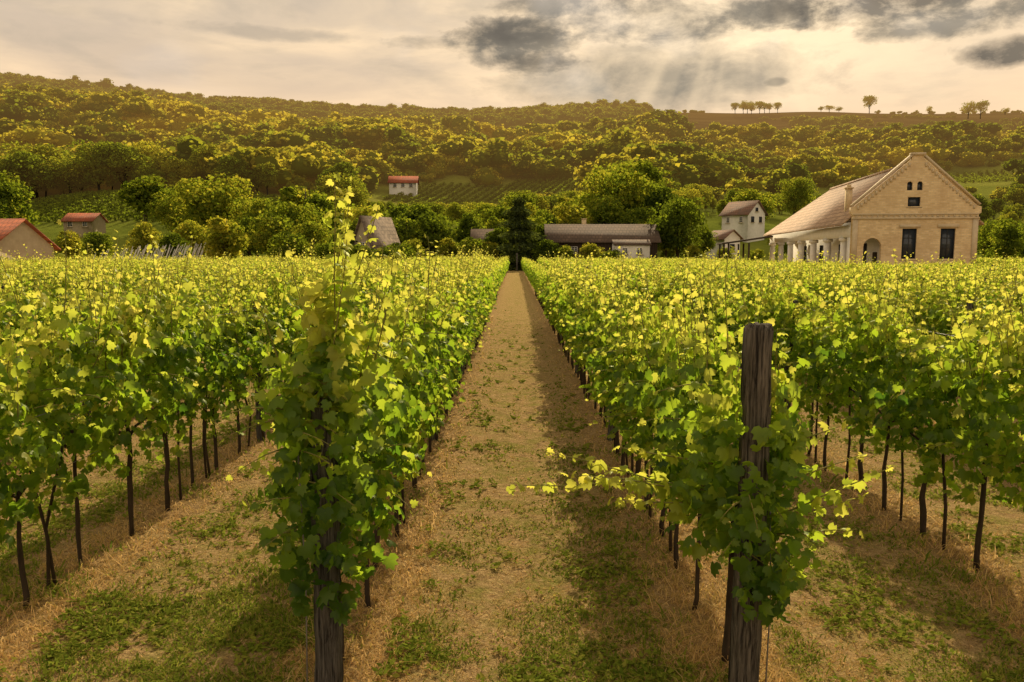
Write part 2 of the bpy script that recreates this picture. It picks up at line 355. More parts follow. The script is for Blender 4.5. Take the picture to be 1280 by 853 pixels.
def vine_foliage(seed,n=580,ns=13,end=False,top=1.0,smul=1.0):
    rg=np.random.default_rng(seed);mb=MB()
    y=rg.uniform(-.40,.40,n)
    hem=.74+.15*np.sin(y*9+seed)+.1*np.sin(y*23+seed*2)
    tp=(1.72+.14*np.sin(y*8+seed*3))*top
    z=hem+(tp-hem)*rg.beta(1.15,1.05,n)+rg.normal(0,.03,n)
    side=rg.choice([-1.,1.],n);w=np.interp(z,*wz)*(1+.5*np.sin(y*7+z*6+seed)+.35*np.sin(z*15+seed))
    x=side*w*rg.uniform(0,1,n)**.45+rg.normal(0,.035,n)
    size=rg.uniform(.045,.095,n)*smul
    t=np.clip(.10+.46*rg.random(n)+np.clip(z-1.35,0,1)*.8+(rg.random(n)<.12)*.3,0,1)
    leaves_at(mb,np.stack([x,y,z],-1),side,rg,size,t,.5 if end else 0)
    for i in range(ns):
        L=rg.choice([rg.uniform(.35,.6),rg.uniform(.6,1.0)])
        shoot(mb,(rg.normal(0,.09),rg.uniform(-.4,.4),1.36),(rg.normal(0,.18),rg.normal(0,.2),1),L,rg,s0=.08,s1=.03,t0=.45,t1=.95)
    for i in range(4):
        s=rg.choice([-1,1]);shoot(mb,(s*.14,rg.uniform(-.4,.4),rg.uniform(.9,1.6)),(s*1.,rg.normal(0,.4),.35),rg.uniform(.2,.42),rg,droop=.12,s0=.075,t0=.4,t1=.85)
    return mb,rg
def front_leaves(mb,rg,n,x0,x1,z0,z1,y0,y1,ta=.15,tb=.5,taper=0):
    z=rg.uniform(z0,z1,n);f=1-taper*(z-z0)/(z1-z0);xm=(x0+x1)/2
    P=np.stack([xm+(rg.uniform(x0,x1,n)-xm)*f+.03*np.sin(z*11),rg.uniform(y0,y1,n),z],-1)
    nn=np.array([0,-1,.35])+rg.normal(0,.75,(n,3));tt=np.array([0,0,-1.])+rg.normal(0,.55,(n,3))
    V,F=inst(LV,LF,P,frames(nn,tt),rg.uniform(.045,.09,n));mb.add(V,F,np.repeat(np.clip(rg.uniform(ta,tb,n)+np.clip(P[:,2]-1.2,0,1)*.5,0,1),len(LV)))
fol=[]
for s in range(12):
    mb,_=vine_foliage(100+s);fol.append(mb.mesh('foliage',[M_leaf,M_stem]))
tr=[]
for s in range(8):
    rg=np.random.default_rng(s);mb=MB();zz=np.linspace(-.03,.95,8)
    P=np.stack([np.cumsum(rg.normal(0,.007,8)),np.cumsum(rg.normal(0,.012,8)),zz],-1);P[:,:2]-=P[0,:2]
    add_tube(mb,P,np.linspace(.019,.013,8)*rg.uniform(.8,1.15),7,.5,0,.12)
    q=P[-2]
    for sg in(-1,1):add_tube(mb,[q,q+np.array([0,sg*.12,.06]),q+np.array([rg.normal(0,.02),sg*.38,.1])],[.014,.011,.008],5)
    if s%4!=3:
        sg=rg.choice([-1,1]);yo=sg*rg.uniform(.26,.36);add_tube(mb,[(rg.normal(0,.02),yo,-.02),(rg.normal(0,.02),yo+rg.normal(0,.02),.4),(rg.normal(0,.03),yo+rg.normal(0,.04),.95)],[.013,.011,.009],6,.5,0,.08)
    tr.append(mb.mesh('trunk',[M_bark],True))
# unique row-end vines (origin at START; post stands 0.35 m nearer)
mb,rg=vine_foliage(501,580,8,True,1.05,1.0)
front_leaves(mb,rg,280,-.22,.27,.70,1.75,-.56,-.26,.12,.6)
front_leaves(mb,rg,200,-.17,.25,1.55,2.14,-.5,-.05,.3,.7,.8)
front_leaves(mb,rg,60,-.13,.17,.50,.85,-.53,-.3,.05,.3)
for a,b,c,L,lx in[(.02,-.35,1.7,.75,.05),(.08,-.42,1.7,.95,.10),(.05,-.2,1.7,.95,.06),(-.14,-.38,1.6,.5,-.25),(.18,-.3,1.6,.6,.25),(.06,-.45,1.6,.75,.12),(.10,-.3,1.6,.95,.12),(.08,-.38,1.7,.85,.10),(.2,-.1,1.6,.7,.3),(-.05,-.1,1.6,.7,-.1)]:
    shoot(mb,(a,b,c),(lx+rg.normal(0,.03),rg.normal(0,.06),1),L,rg,s0=.095,s1=.04,wig=.025,t0=.45,t1=.9,sp=.034)
for k in range(14):
    shoot(mb,(rg.uniform(-.18,.22),-.45,rg.uniform(.9,1.8)),(rg.normal(0,.8),-.6,.1),rg.uniform(.12,.30),rg,droop=.10,t0=.35,t1=.75,s0=.08)
fe_l=mb.mesh('foliage',[M_leaf,M_stem])
mb,rg=vine_foliage(502,560,6,True,.94,1.0)
front_leaves(mb,rg,75,-.13,.19,.64,1.28,-.58,-.47,.12,.55,.2)
front_leaves(mb,rg,30,-.08,.12,.54,.72,-.56,-.47,.1,.35,.0)
front_leaves(mb,rg,22,-.10,.14,1.2,1.5,-.56,-.47,.2,.6,.2)
front_leaves(mb,rg,95,.07,.22,.66,1.66,-.46,-.25,.15,.65,.3)
front_leaves(mb,rg,90,-.32,-.07,.80,1.6,-.42,-.2,.2,.7)
for z0,L,dy,dz,t0 in[(1.08,1.05,-.2,.20,.5),(1.02,.9,.05,.22,.55),(1.0,.6,-.4,.12,.45),(1.2,.5,-.1,.2,.45),(1.06,.8,-.25,.16,.5)]:
    shoot(mb,(-.15,-.2,z0),(-1,dy,dz),L,rg,s0=.085,s1=.045,droop=.002,t0=t0,t1=.95,wig=.03,sp=.034,th=.006)
for z0,L,dz in[(.98,.6,.5),(.95,.45,.35),(1.12,.45,.6),(.88,.38,.2),(1.3,.35,.7)]:
    shoot(mb,(.14,-.35,z0),(1,-.3,dz),L,rg,s0=.085,s1=.045,droop=.01,t0=.4,t1=.9,wig=.04,sp=.036,th=.006)
for k in range(9):
    shoot(mb,(rg.uniform(-.1,.2),-.47,rg.uniform(.85,1.3)),(rg.normal(0,.6),-.4,-.3),rg.uniform(.12,.26),rg,droop=.12,s0=.08,t0=.3,t1=.6)
for k in range(5):
    shoot(mb,(.13,-.3+.02*k,1.1+.1*k),(.1,-.2,1),.45,rg,s0=.085,t0=.4,t1=.85)
fe_r=mb.mesh('foliage',[M_leaf,M_stem])

def excl(x,y):
    return ((x>23)&(x<52)&(y>56))|((x<-41)&(x>-62)&(y>66)&(y<92))|((x>-19)&(x<-8)&(y>78)&(y<95))
VS=.66;START=4.2
rows=np.arange(-46,47)*SP+R0
cells=np.array([(rx,y) for rx in rows for y in np.arange(START,112,VS)])
cx,cy=cells.T
vis=(np.abs(cx)<cy*.80+3.0)&~excl(cx,cy)
cells=cells[vis];cx,cy=cells.T
inview=(np.abs(cx)<cy*.66+.4)
d=np.hypot(cx,cy)
idx=np.where(inview)[0];idx=idx[np.argsort(d[idx])][:300]
ind=np.zeros(len(cells),bool);ind[idx]=True
VL='leafy green grapevine on a trellis row with thin dark trunk'
for c,i in enumerate(idx):
    x,y=cells[i];first=abs(y-START)<.01
    e=obj('grapevine',None,loc=(x+random.uniform(-.04,.04),y,0),rot=(0,0,random.choice([0,math.pi])));e.empty_display_size=.2
    e['label']=VL;e['category']='grapevine';e['group']='grapevines in the vineyard rows'
    f=random.choice(fol)
    if first and abs(x-rows[46])<.01:f=fe_l;e.rotation_euler=(0,0,0);e.location.x=x;e['label']='row-end grapevine with tall shoots climbing a wooden post'
    elif first and abs(x-rows[47])<.01:f=fe_r;e.rotation_euler=(0,0,0);e.location.x=x;e['label']='row-end grapevine with long shoots reaching over the path'
    else:
        sz_=random.uniform(.91,1.08)*(1.02 if x<0 else .97)
        e.scale=(random.uniform(.85,1.2),1,sz_)
    obj('trunk',random.choice(tr),e);obj('foliage',f,e)
# remaining vines as one mass
rest=cells[~ind];rx,ry=rest.T;dd=np.hypot(rx,ry)
low=np.where(rx>0,-.10,-.02)   # slope side east of the path is trimmed lower
sz=np.clip(.085*(dd/24)**.6,.08,.22)
cnt=(250*(.085/sz)**1.7).astype(int)
I=np.repeat(np.arange(len(rest)),cnt);n=len(I)
ct=rng.normal(0,.06,len(rest))+low
z=.58+(1.74-.58)*rng.beta(1.3,.95,n)+ct[I]*1.0
side=rng.choice([-1.,1.],n);x=side*np.interp(z,*wz)*rng.uniform(0,1,n)**.5+rng.normal(0,.03,n)
s=sz[I]*rng.uniform(.7,1.15,n)
P=np.stack([rx[I]+x,ry[I]+rng.uniform(-.36,.36,n),z],-1)
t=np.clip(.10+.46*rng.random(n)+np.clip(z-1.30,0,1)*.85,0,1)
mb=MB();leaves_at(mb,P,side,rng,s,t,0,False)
ns=5;J=np.repeat(np.arange(len(rest)),ns);m=len(J)
bx=rx[J]+rng.normal(0,.07,m);by=ry[J]+rng.uniform(-.34,.34,m);ht=rng.uniform(.10,.60,m)*np.where(rx[J]>0,.8,1);lx=rng.normal(0,.2,m);ly=rng.normal(0,.2,m)
for q in range(6):
    f=(q+.5)/6;sc_=np.clip(sz[J]*(.9-.55*f),.03,.2)
    hh=f*ht;P=np.stack([bx+lx*hh+rng.normal(0,.03,m),by+ly*hh+rng.normal(0,.03,m),1.54+hh+ct[J]],-1)
    V,F=inst(QV,QF,P,frames(rng.normal(0,.6,(m,3))+[0,-.2,.5],rng.normal(size=(m,3))),sc_);mb.add(V,F,np.repeat(np.clip(.45+.45*f+rng.normal(0,.12,m),0,1),4))
near=rest[(dd<45)]
for (a,b) in near[::2]:
    add_tube(mb,[(a,b,0),(a+random.uniform(-.03,.03),b+random.uniform(-.05,.05),.5),(a,b,.9)],[.03,.024,.02],5,.5,1)
o=obj('vineyard_rows',mb.mesh('vineyard_rows',[M_leaf,M_bark]));o['kind']='stuff';o['label']='dense rows of leafy green vines receding to the village';o['category']='vineyard'

# posts
def postmesh(hh,r,mat,seed,sides=24):
    rg=np.random.default_rng(seed);mb=MB();k=30;zz=np.linspace(-.1,hh,k)
    P=np.stack([np.cumsum(rg.normal(0,.0022,k)),np.cumsum(rg.normal(0,.0022,k)),zz],-1)
    rad=r*(1.06-.1*zz/hh)*(1+rg.normal(0,.018,k));rad[-1]*=.86;P[-2,2]=hh-.02
    prof=1+.055*rg.normal(size=sides)
    V,F=tube(P,rad,sides,True,.022,rg)
    F=np.array(F);tri=F[:,2]==F[:,3]
    c=V[:k*sides].reshape(k,sides,3);ctr=P[:,None,:];c[:]=ctr+(c-ctr)*prof[None,:,None];c[-1,:,2]+=rg.normal(0,.009,sides);V[:k*sides]=c.reshape(-1,3)
    mb.add(V,F[~tri],.5);mb.l.append(F[tri][:,:3].ravel());mb.c.append(np.full(tri.sum(),3));mb.m.append(np.zeros(tri.sum(),int))
    return mb.mesh('vine_post',[mat])
def setp(o,l,c,gp=None):
    o['label']=l;o['category']=c
    if gp:o['group']=gp
    return o
pR=setp(obj('trellis_post',postmesh(1.93,.071,M_post,1),loc=(rows[47]-.01,3.82,0),rot=(0,math.radians(.6),0)),'thick weathered brown wooden end post of a vine row','wooden post','trellis posts in the vineyard')
pL=setp(obj('trellis_post',postmesh(1.66,.066,M_post2,2),loc=(rows[46]+.01,3.86,0)),'grey weathered wooden end post wrapped in vine leaves','wooden post','trellis posts in the vineyard')
pm=[postmesh(1.72,.05,M_post2,k+5,10) for k in range(4)]
for i,rxx in enumerate(rows):
    for k,y in enumerate(np.arange(3.87,42,5.28)):
        if k==0 and i in(46,47):continue
        if abs(rxx)<y*.68+.6 and not excl(np.array(rxx),np.array(y)):
            o=obj('trellis_post',random.choice(pm),loc=(rxx+random.uniform(-.03,.03),y+(.0 if k==0 else .34),0),rot=(random.uniform(-.02,.02),random.uniform(-.02,.02),random.uniform(0,6)))
            setp(o,'grey wooden trellis post among the vines','wooden post','trellis posts in the vineyard')
for i in range(44,50):
    for hz_ in(.85,1.25,1.65):
        mb=MB();P=[(rows[i]+.07,3.85,hz_)]+[(rows[i]+.06,y,hz_+.01*math.sin(y)) for y in np.arange(6,45,4.)]
        add_tube(mb,P,.0022,4);setp(obj('trellis_wire',mb.mesh('trellis_wire',[M_wire])),'thin grey steel trellis wire strung along vine row','wire','trellis wires')
for (xx,yy,h0) in((rows[46]-.085,3.80,1.3),(rows[47]+.10,3.82,1.1)):
    mb=MB();add_tube(mb,[(xx,yy,0),(xx+.01,yy,h0*.5),(xx-.01,yy,h0)],.004,5);setp(obj('post_wire',mb.mesh('post_wire',[M_wire])),'thin wire tied down along a wooden end post','wire')
o=obj('wooden_stake',postmesh(2.4,.12,M_post2,33,8),loc=(.35,108,0));setp(o,'dark wooden stake standing at the end of the path','wooden stake')

# ---------------- grass ----------------
def grass(n,name,ymax=34,ymin=2.8):
    u=rng.random(n);y=1/(1/ymin-u*(1/ymin-1/ymax));x=rng.uniform(-1,1,n)*(.74*y+.8)
    ph=np.abs((((x-R0)/SP)+200)%1-.5)*2 #1 at row
    gz=noise2(x,y,.55,1)+.8*noise2(x,y,.17,3)
    left=(x<-1.2)|(x>4)
    bare=noise2(x,y,.35,6)+.6*noise2(x,y,.12,2)
    keep=(rng.random(n)<np.where(ph>.66,.8,np.clip(.5+.45*(gz>.1)-.35*(bare>.4),.1,1)))
    isg=(gz+np.where(left,.45,.28)+rng.normal(0,.45,n)-np.where(ph>.68,.8,0))>.40
    tall=(ph>.72)&(rng.random(n)<.12)
    h=np.where(tall,rng.uniform(.05,.12,n),rng.uniform(.008,.034,n))
    h=np.where(isg&~tall,rng.uniform(.018,.05,n)*np.where(left,1.2,.9),h)
    wd=rng.uniform(.0018,.0034,n)*np.clip(y/4.5,1,6)
    wd=np.where(isg,wd*1.8,wd)
    a=rng.uniform(0,6.28,n);lean=rng.uniform(.3,2.6,n)*np.where(isg,.7,1)
    b=a+rng.normal(1.57,.6,n)
    z0=.02*noise2(x,y,.8)+.03*np.cos((x-R0)/SP*2*math.pi)-.004
    base=np.stack([x,y,z0],-1);dx=np.stack([np.cos(a),np.sin(a),0*a],-1)*wd[:,None]
    mid=base+np.stack([np.cos(b)*lean*h*.35,np.sin(b)*lean*h*.35,h*.6],-1)
    tip=base+np.stack([np.cos(b)*lean*h,np.sin(b)*lean*h,h*rng.uniform(.4,1,n)],-1)
    V=np.stack([base-dx,base+dx,mid+dx*.8,mid-dx*.8,tip],1)[keep];k=len(V)
    o=(np.arange(k)*5)[:,None,None]
    F=(np.array([(0,1,2),(0,2,3),(3,2,4)])[None]+o).reshape(-1,3)
    t=np.where(isg,rng.uniform(0,.46,n),rng.uniform(.48,1,n))[keep]
    mb=MB();mb.add(V.reshape(-1,3),F,np.repeat(t,5))
    m=20000;u=rng.random(m);y=1/(1/ymin-u*(1/ymin-1/22.));x=rng.uniform(-1,1,m)*(.74*y+.8)
    pq=np.abs((((x-R0)/SP)+200)%1-.5)*2
    q=((noise2(x,y,.4,9)+np.where(x<-1.2,.22,0.14)+rng.normal(0,.2,m))>.42)&(pq<.78);x=x[q];y=y[q]
    for r in range(7):
        k=len(x);aa=rng.uniform(0,6.28,k);oo=np.stack([np.cos(aa),np.sin(aa),rng.uniform(.1,.9,k)],-1)
        P=np.stack([x+rng.normal(0,.02,k),y+rng.normal(0,.02,k),.015+rng.uniform(0,.02,k)+.03*np.cos((x-R0)/SP*2*math.pi)],-1)
        V,F=inst(QV*[.6,1,1],QF,P,frames(np.array([0,0,1.])+rng.normal(0,.4,(k,3)),oo),rng.uniform(.018,.05,k)*np.clip(y/6,1,2));mb.add(V,F,np.repeat(rng.uniform(.05,.42,k),4))
    return mb.mesh(name,[M_grass])
o=obj('grass',grass(330000,'grass'));o['kind']='stuff';o['label']='dry straw and green grass covering the vineyard ground';o['category']='grass'
# ---------------- trees ----------------
CV=np.array([[-.5,-.4,0],[.45,-.5,.08],[.5,.4,-.05],[-.4,.5,.1]]);CF=np.array([(0,1,2),(0,2,3)])
import bmesh
bm=bmesh.new();bmesh.ops.create_icosphere(bm,subdivisions=1,radius=1);bm.verts.ensure_lookup_table()
IV=np.array([v.co[:] for v in bm.verts]);IF=np.array([[v.index for v in f.verts] for f in bm.faces]);bm.free()
def crown_cards(seed,nb,per,leaf,W,zb,zt,core=False,tmean=.5):
    rg=np.random.default_rng(seed)
    c=[];zc=(zb+zt)/2;hz=(zt-zb)/2
    for i in range(nb):
        while True:
            p=rg.uniform(-1,1,3)
            if .25<np.linalg.norm(p)<.85:break
        c.append([p[0]*W*.5*.85,p[1]*W*.5*.85,zc+p[2]*hz*.85])
    c=np.array(c);r=W*rg.uniform(.13,.27,nb)
    I=np.repeat(np.arange(nb),per);n=len(I)
    dr=nrm(rg.normal(size=(n,3)));dr[:,2]=np.where(dr[:,2]<-.4,-dr[:,2],dr[:,2])
    P=c[I]+dr*(r[I]*rg.uniform(.65,1.15,n))[:,None]*np.array([1,1,.85])
    nn=dr+rg.normal(0,.6,(n,3));R=frames(nn,rg.normal(size=(n,3)))
    V,F=inst(CV,CF,P,R,leaf*rg.uniform(.5,1.3,n))
    bt=rg.normal(0,.10,nb)
    T=np.repeat(np.clip(tmean+bt[I]+rg.normal(0,.11,n),0,1),4)
    out_=[(V,F,T)]
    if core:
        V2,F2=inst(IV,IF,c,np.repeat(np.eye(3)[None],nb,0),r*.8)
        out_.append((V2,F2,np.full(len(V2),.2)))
    return out_,c,r
def tree_mesh(seed,H=10.,W=8.,leaf=.31,nb=36,per=140,trunk=.06):
    zb=H*trunk;cc,c,r=crown_cards(seed,nb,per,leaf,W,zb,H)
    mb=MB()
    for V,F,T in cc:mb.add(V,F,T)
    cm=mb.mesh('crown',[M_tree])
    rg=np.random.default_rng(seed);mb=MB();b=H*.022
    tp=np.array([rg.normal(0,.2),rg.normal(0,.2),H*.55])
    add_tube(mb,[(0,0,-.4),(0,0,H*.1),tp*.6+[.1,0,0],tp,[tp[0],tp[1],H*.85]],[b*1.3,b,b*.75,b*.5,b*.12],8)
    for q in c[:12]:
        s=np.array([0,0,H*rg.uniform(.18,.45)]);add_tube(mb,[s,(s+q)/2+[0,0,-.2],q],[b*.4,b*.25,b*.08],5)
    return cm,mb.mesh('trunk',[M_tbark])
TT=[tree_mesh(11),tree_mesh(12,W=7),tree_mesh(13,W=9.5,nb=42),tree_mesh(14,W=5.6,nb=30),tree_mesh(15,W=7.5),tree_mesh(16,W=10,nb=44)]
def airy(seed): return tree_mesh(seed,W=10.5,nb=20,per=60,leaf=.5,trunk=.3)
TA=[airy(21),airy(22)]
def conifer():
    rg=np.random.default_rng(3);n=7500;mb=MB();zz=rg.uniform(.02,1,n)
    lay=.75+.3*np.sin(zz*40);rr=(1-zz)**.55*4.5*lay*rg.uniform(.4,1,n)+.06;a=rg.uniform(0,6.28,n);rr*=1+.25*np.sin(a*3+zz*9)
    P=np.stack([np.cos(a)*rr,np.sin(a)*rr,zz*10-.12*rr],-1);o_=np.stack([np.cos(a),np.sin(a),rg.normal(-.2,.2,n)],-1)
    V,F=inst(CV*[.5,1.3,1],CF,P,frames(np.array([0,0,1.])+rg.normal(0,.7,(n,3)),o_),rg.uniform(.22,.42,n));mb.add(V,F,np.repeat(rg.random(n),4))
    c=mb.mesh('crown',[M_conif]);mb=MB();add_tube(mb,[(0,0,-.3),(0,0,5),(0,0,9.8)],[.25,.15,.03],8);return c,mb.mesh('trunk',[M_tbark])
TC=conifer()
def tree(T,x,y,H,wf=1,name='tree',label='leafy green deciduous tree',cat='tree',gp=None,z=None):
    z=float(TH(x,y)) if z is None else z
    e=obj(name,None,loc=(x,y,z-.1),rot=(0,0,random.uniform(0,6.28)));s=H/10;e.scale=(s*wf,s*wf,s)
    obj('trunk',T[1],e);obj('crown',T[0],e);setp(e,label,cat,gp);return e
V_='village trees'
tree(TC,.006*113,113,10.2,1.0,'conifer_tree','dark green broad conifer beside a low farm building')
for (u,y,H,w_,k) in[(.205,117,11.0,.9,2),(.19,124,9,1,1),(-.10,124,9.3,1,0),(-.135,121,8.6,1,4),(-.055,128,9.0,.9,1),(-.36,72,6.6,1.05,3),
    (-.30,108,8.8,1,0),(-.27,114,10,1,2),(-.235,118,9.4,1,4),(-.33,116,8.0,1,1),(-.205,112,8,1,0),(-.40,118,7.5,1,2),(-.46,110,7,1,1),(-.52,112,6.0,1,4),
    (.07,136,10.5,1,0),(.11,140,10,1,2),(.15,136,9,1,4),(.035,132,9,1,1),(-.02,131,8.5,.9,0),(.235,128,6.5,.9,1),(.33,135,5.2,1,0),(.345,128,6.0,1,4),
    (.61,100,6.5,1,1),(.645,108,7.5,1,0),(.60,122,8,1,2),(-.56,95,6,1,3),(-.60,104,5,1,0),(-.165,104,6.5,1,1),(.385,140,9,1,2),(-.19,126,10,1,2),(-.08,118,5.5,1.1,3),
    (-.214,84,5.0,1.1,1),(-.130,84,4.6,1.2,3),(-.143,80,3.9,1.3,0),(-.228,80,3.8,1.3,4),(.303,118,3.6,1.2,3),(.02,124,9.0,1.1,4),(.034,118,7.0,.9,1),(-.022,119,7.0,.9,4),(-.425,92,5,1.2,1),(-.28,92,5.5,1.2,0),(-.255,100,7,1.1,4),
    (-.052,117,5.4,1.1,0),(-.034,116,4.9,1.2,3),(.262,112,3.4,1.3,1),(.225,112,4.2,1.2,3),(-.19,78,3.6,1.4,4),(-.155,77,3.4,1.3,0),(.06,110,4.2,1.3,3),(.095,109,4.0,1.4,1),(.12,108,3.3,1.4,0),(.04,111,4.8,1.2,4)]:
    tree(TT[k],u*y,y,H,w_,'tree','leafy green deciduous tree beside the village houses','tree',V_)
for (u,H,w_,k,yy) in[(.434,13,.95,0,614),(.27,8,1.1,0,616),(.28,9,1,1,618),(.29,8,1,1,612),(.30,9,1.1,0,616),(.312,7,1.1,1,618),(.322,8,1,0,614),(.285,8,1.3,1,620),(.306,7,1.3,0,620),(.375,4,1.5,1,616),(.385,5,1.6,0,612),(.397,4,1.7,1,614),
                  (.555,11,1.1,1,575),(.57,12,.9,0,570),(.507,5.5,1,1,616),(.60,5,1.3,1,600)]:
    tree(TA[k],u*yy,yy,H,w_,'tree','lone tree standing on the bare hill ridge','tree','trees on the ridge')

sites=[(-.535*158,158,7),(-.137*258,258,9),(.282*150,150,8)]
plots=[(-.072*255,258,17,16),(.05*265,268,17,15),(.66*135,160,24,24),(.52*290,290,30,16),(-.50*168,188,38,20)]
def clear(x,y):
    m=np.zeros(len(x),bool)
    for a,b,r in sites:m|=(np.hypot(x-a,(y-b))<r)
    for a,b,r1,r2 in plots:m|=((np.abs(x-a)<r1)&(np.abs(y-b)<r2))
    return m
def cap(x,y,H):
    # keep trees low below the hillside cottages and plots so they stay open to the valley
    H=H.copy();g_=TH(x,y)
    for a,b,r,dz in [(a,b,r*.75,2.0) for a,b,r in sites]+[(a,b,r1*.85,1.0) for a,b,r1,r2 in plots[:4]]:
        zz=float(TH(a,b))-dz
        q=(np.abs(x-a*y/b)<r*y/b+(6 if dz>1.5 else 3))&(y<b+3)
        H=np.where(q,np.minimum(H,np.maximum((CAMH+(zz-CAMH)*y/b)-g_,0)),H)
    return H
def scatter(y0,y1,sp,wmax=.82):
    P=[]
    for y in np.arange(y0,y1,sp):
        xs_=np.arange(-wmax*y,wmax*y,sp);P.append(np.stack([xs_+rng.uniform(-.5,.5,len(xs_))*sp,y+rng.uniform(-.5,.5,len(xs_))*sp],-1))
    return np.concatenate(P)
P1=scatter(132,425,6.4);x,y=P1.T;u=x/y
den=noise2(x,y,34,2)
keep=(rng.random(len(x))<np.where(den>-.3,.93,np.where(u>.2,.36,.40)))&~clear(x,y)
keep&=~((y<185)&(rng.random(len(x))<.42))
keep&=~((u<-.33)&(y>150)&(y<185)&(noise2(x,y,20,5)>-.1))
keep&=~((u>.18)&(np.sin(y/8.5+x/60)>.45)&(rng.random(len(x))<.6))
P1=P1[keep]
x,y=P1.T
small=rng.random(len(P1))<np.where(noise2(x,y,30,6)>.2,.5,.12)
Hh=np.where(small,rng.uniform(2.5,5,len(P1)),6.8+8*rng.random(len(P1))**1.6);Hh*=np.where((x/y>.2),.75,1.)
Hh=cap(x,y,Hh);kk=Hh>1.6;P1=P1[kk];Hh=Hh[kk];x,y=P1.T
nearT=np.where((y<225)&(np.abs(x/y)<.68))[0];nearT=nearT[np.argsort(y[nearT])][:235]
isn=np.zeros(len(P1),bool);isn[nearT]=True
for i in nearT:
    tree(random.choice(TT),x[i],y[i],Hh[i],random.uniform(.9,1.4),'tree','rounded green tree on the wooded hillside','tree','trees on the lower hillside')
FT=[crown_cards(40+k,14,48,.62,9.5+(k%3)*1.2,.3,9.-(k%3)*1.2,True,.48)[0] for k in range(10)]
mb=MB()
def plant(P,H,tb,wf=1.3):
    k=rng.integers(0,10,len(P));z=TH(P[:,0],P[:,1])
    for j in range(10):
        q=np.where(k==j)[0]
        if not len(q):continue
        s=H[q]/9;wv=wf*rng.uniform(.85,1.25,len(q));a=rng.uniform(0,6.28,len(q));Rz=np.zeros((len(q),3,3));Rz[:,0,0]=np.cos(a)*wv;Rz[:,0,1]=-np.sin(a)*wv;Rz[:,1,0]=np.sin(a)*wv;Rz[:,1,1]=np.cos(a)*wv;Rz[:,2,2]=1
        po=np.stack([P[q,0],P[q,1],z[q]-.6],-1);tt=tb[q]
        for V,F,T in FT[j]:
            VV,FF=inst(V,F,po,Rz,s);mb.add(VV,FF,np.clip(np.tile(T,len(q))+np.repeat(tt,len(T)),0,1))
F1=P1[~isn];uu=F1[:,0]/F1[:,1]
plant(F1,Hh[~isn],rng.normal(.03,.15,len(F1))+.36*noise2(F1[:,0],F1[:,1],34,4)+np.clip(-uu-.1,0,.4)*.5*np.clip((F1[:,1]-180)/120,0,1))
P2=scatter(540,640,7.5,.78);x,y=P2.T;u=x/y
P2=P2[(u<.155+.01*np.sin(y))];n2=len(P2);u=P2[:,0]/P2[:,1]
H2=rng.uniform(5,9,n2)+4*np.clip((u+.03)/.05,0,1)*np.clip((.165-u)/.04,0,1)+1.5*noise2(P2[:,0],P2[:,1],15,2);plant(P2,H2,rng.normal(-.34,.10,n2))
P3=scatter(430,545,9.5,.78);x,y=P3.T;u=x/y;k3=(u<.17)|(noise2(x,y,30,8)>.5);P3=P3[k3];plant(P3,rng.uniform(4,8.5,len(P3)),rng.normal(-.26,.10,len(P3)))
for yy,u0,u1 in((470,.2,.7),(505,.25,.55),(545,.16,.7),(585,.3,.68),(622,.16,.70)):
    xx=np.arange(u0*yy,u1*yy,4.);xx=xx+rng.normal(0,1.5,len(xx));q=noise2(xx,xx*0+yy,22,3)>(-.2 if yy<600 else .0);xx=xx[q]
    PP=np.stack([xx,yy+(8*np.sin(xx/50) if yy<600 else 0)+rng.normal(0,1.5,len(xx))],-1);plant(PP,rng.uniform(1.5,3.6,len(xx)),rng.normal(-.2,.12,len(xx)))
o=obj('forest',mb.mesh('forest',[M_tree]));o['kind']='stuff';o['label']='dense green and golden forest covering the hills';o['category']='forest'
mb=MB()
for a,b,r1,r2 in plots:
    for k in np.arange(-r1+1,r1-1,2.8):
        n=int(r2*2*14);yy=b+rng.uniform(-r2+1,r2-1,n);xx=a+k+(yy-b)*.35+rng.normal(0,.2,n)
        P=np.stack([xx,yy,TH(xx,yy)+rng.uniform(.1,1.2,n)],-1)
        V,F=inst(CV,CF,P,frames(rng.normal(size=(n,3))+[0,0,.6],rng.normal(size=(n,3))),rng.uniform(.3,.6,n));mb.add(V,F,np.repeat(rng.uniform(.35,.7,n),4))
o=obj('hillside_vineyard',mb.mesh('hillside_vineyard',[M_tree]));o['kind']='stuff';o['label']='small striped vineyard plots on the hillside';o['category']='vineyard'

# ---------------- buildings ----------------
def meshmat(me,m):me.materials.clear();me.materials.append(m);return me
def window(par,loc,w,h,rotz=0,fm=None,mull=True):
    fm=fm or M_frame
    mb=MB();add_box(mb,(0,0,h/2),(w,.04,h));g_=obj('window',mb.mesh('window',[M_glass]),par,loc,(0,0,rotz))
    t=.07;mb=MB()
    for c,s in[((-w/2,-.03,h/2),(t,.08,h+t)),((w/2,-.03,h/2),(t,.08,h+t)),((0,-.032,h),(w-t,.08,t)),((0,-.032,0),(w-t,.08,t))]:add_box(mb,c,s)
    if mull:
        add_box(mb,(0,-.034,h/2),(.05,.06,h-t))
        for q in(.36,.70):add_box(mb,(0,-.03,h*q),(w-t,.05,.04))
    obj('frame',mb.mesh('frame',[fm]),g_)
    mb=MB();add_box(mb,(0,-.1,-.1),(w+.3,.2,.1));obj('sill',mb.mesh('sill',[M_stone]),g_)
    return g_
def rect(x0,x1,z0,z1):return[(x0,z0),(x1,z0),(x1,z1),(x0,z1)]
def archp(x0,x1,z0,zs):
    c=(x0+x1)/2;r=(x1-x0)/2;return[(x0,z0),(x1,z0)]+[(c+r*math.cos(a),zs+r*math.sin(a)) for a in np.linspace(0,math.pi,13)]
rotH=-math.radians(8)
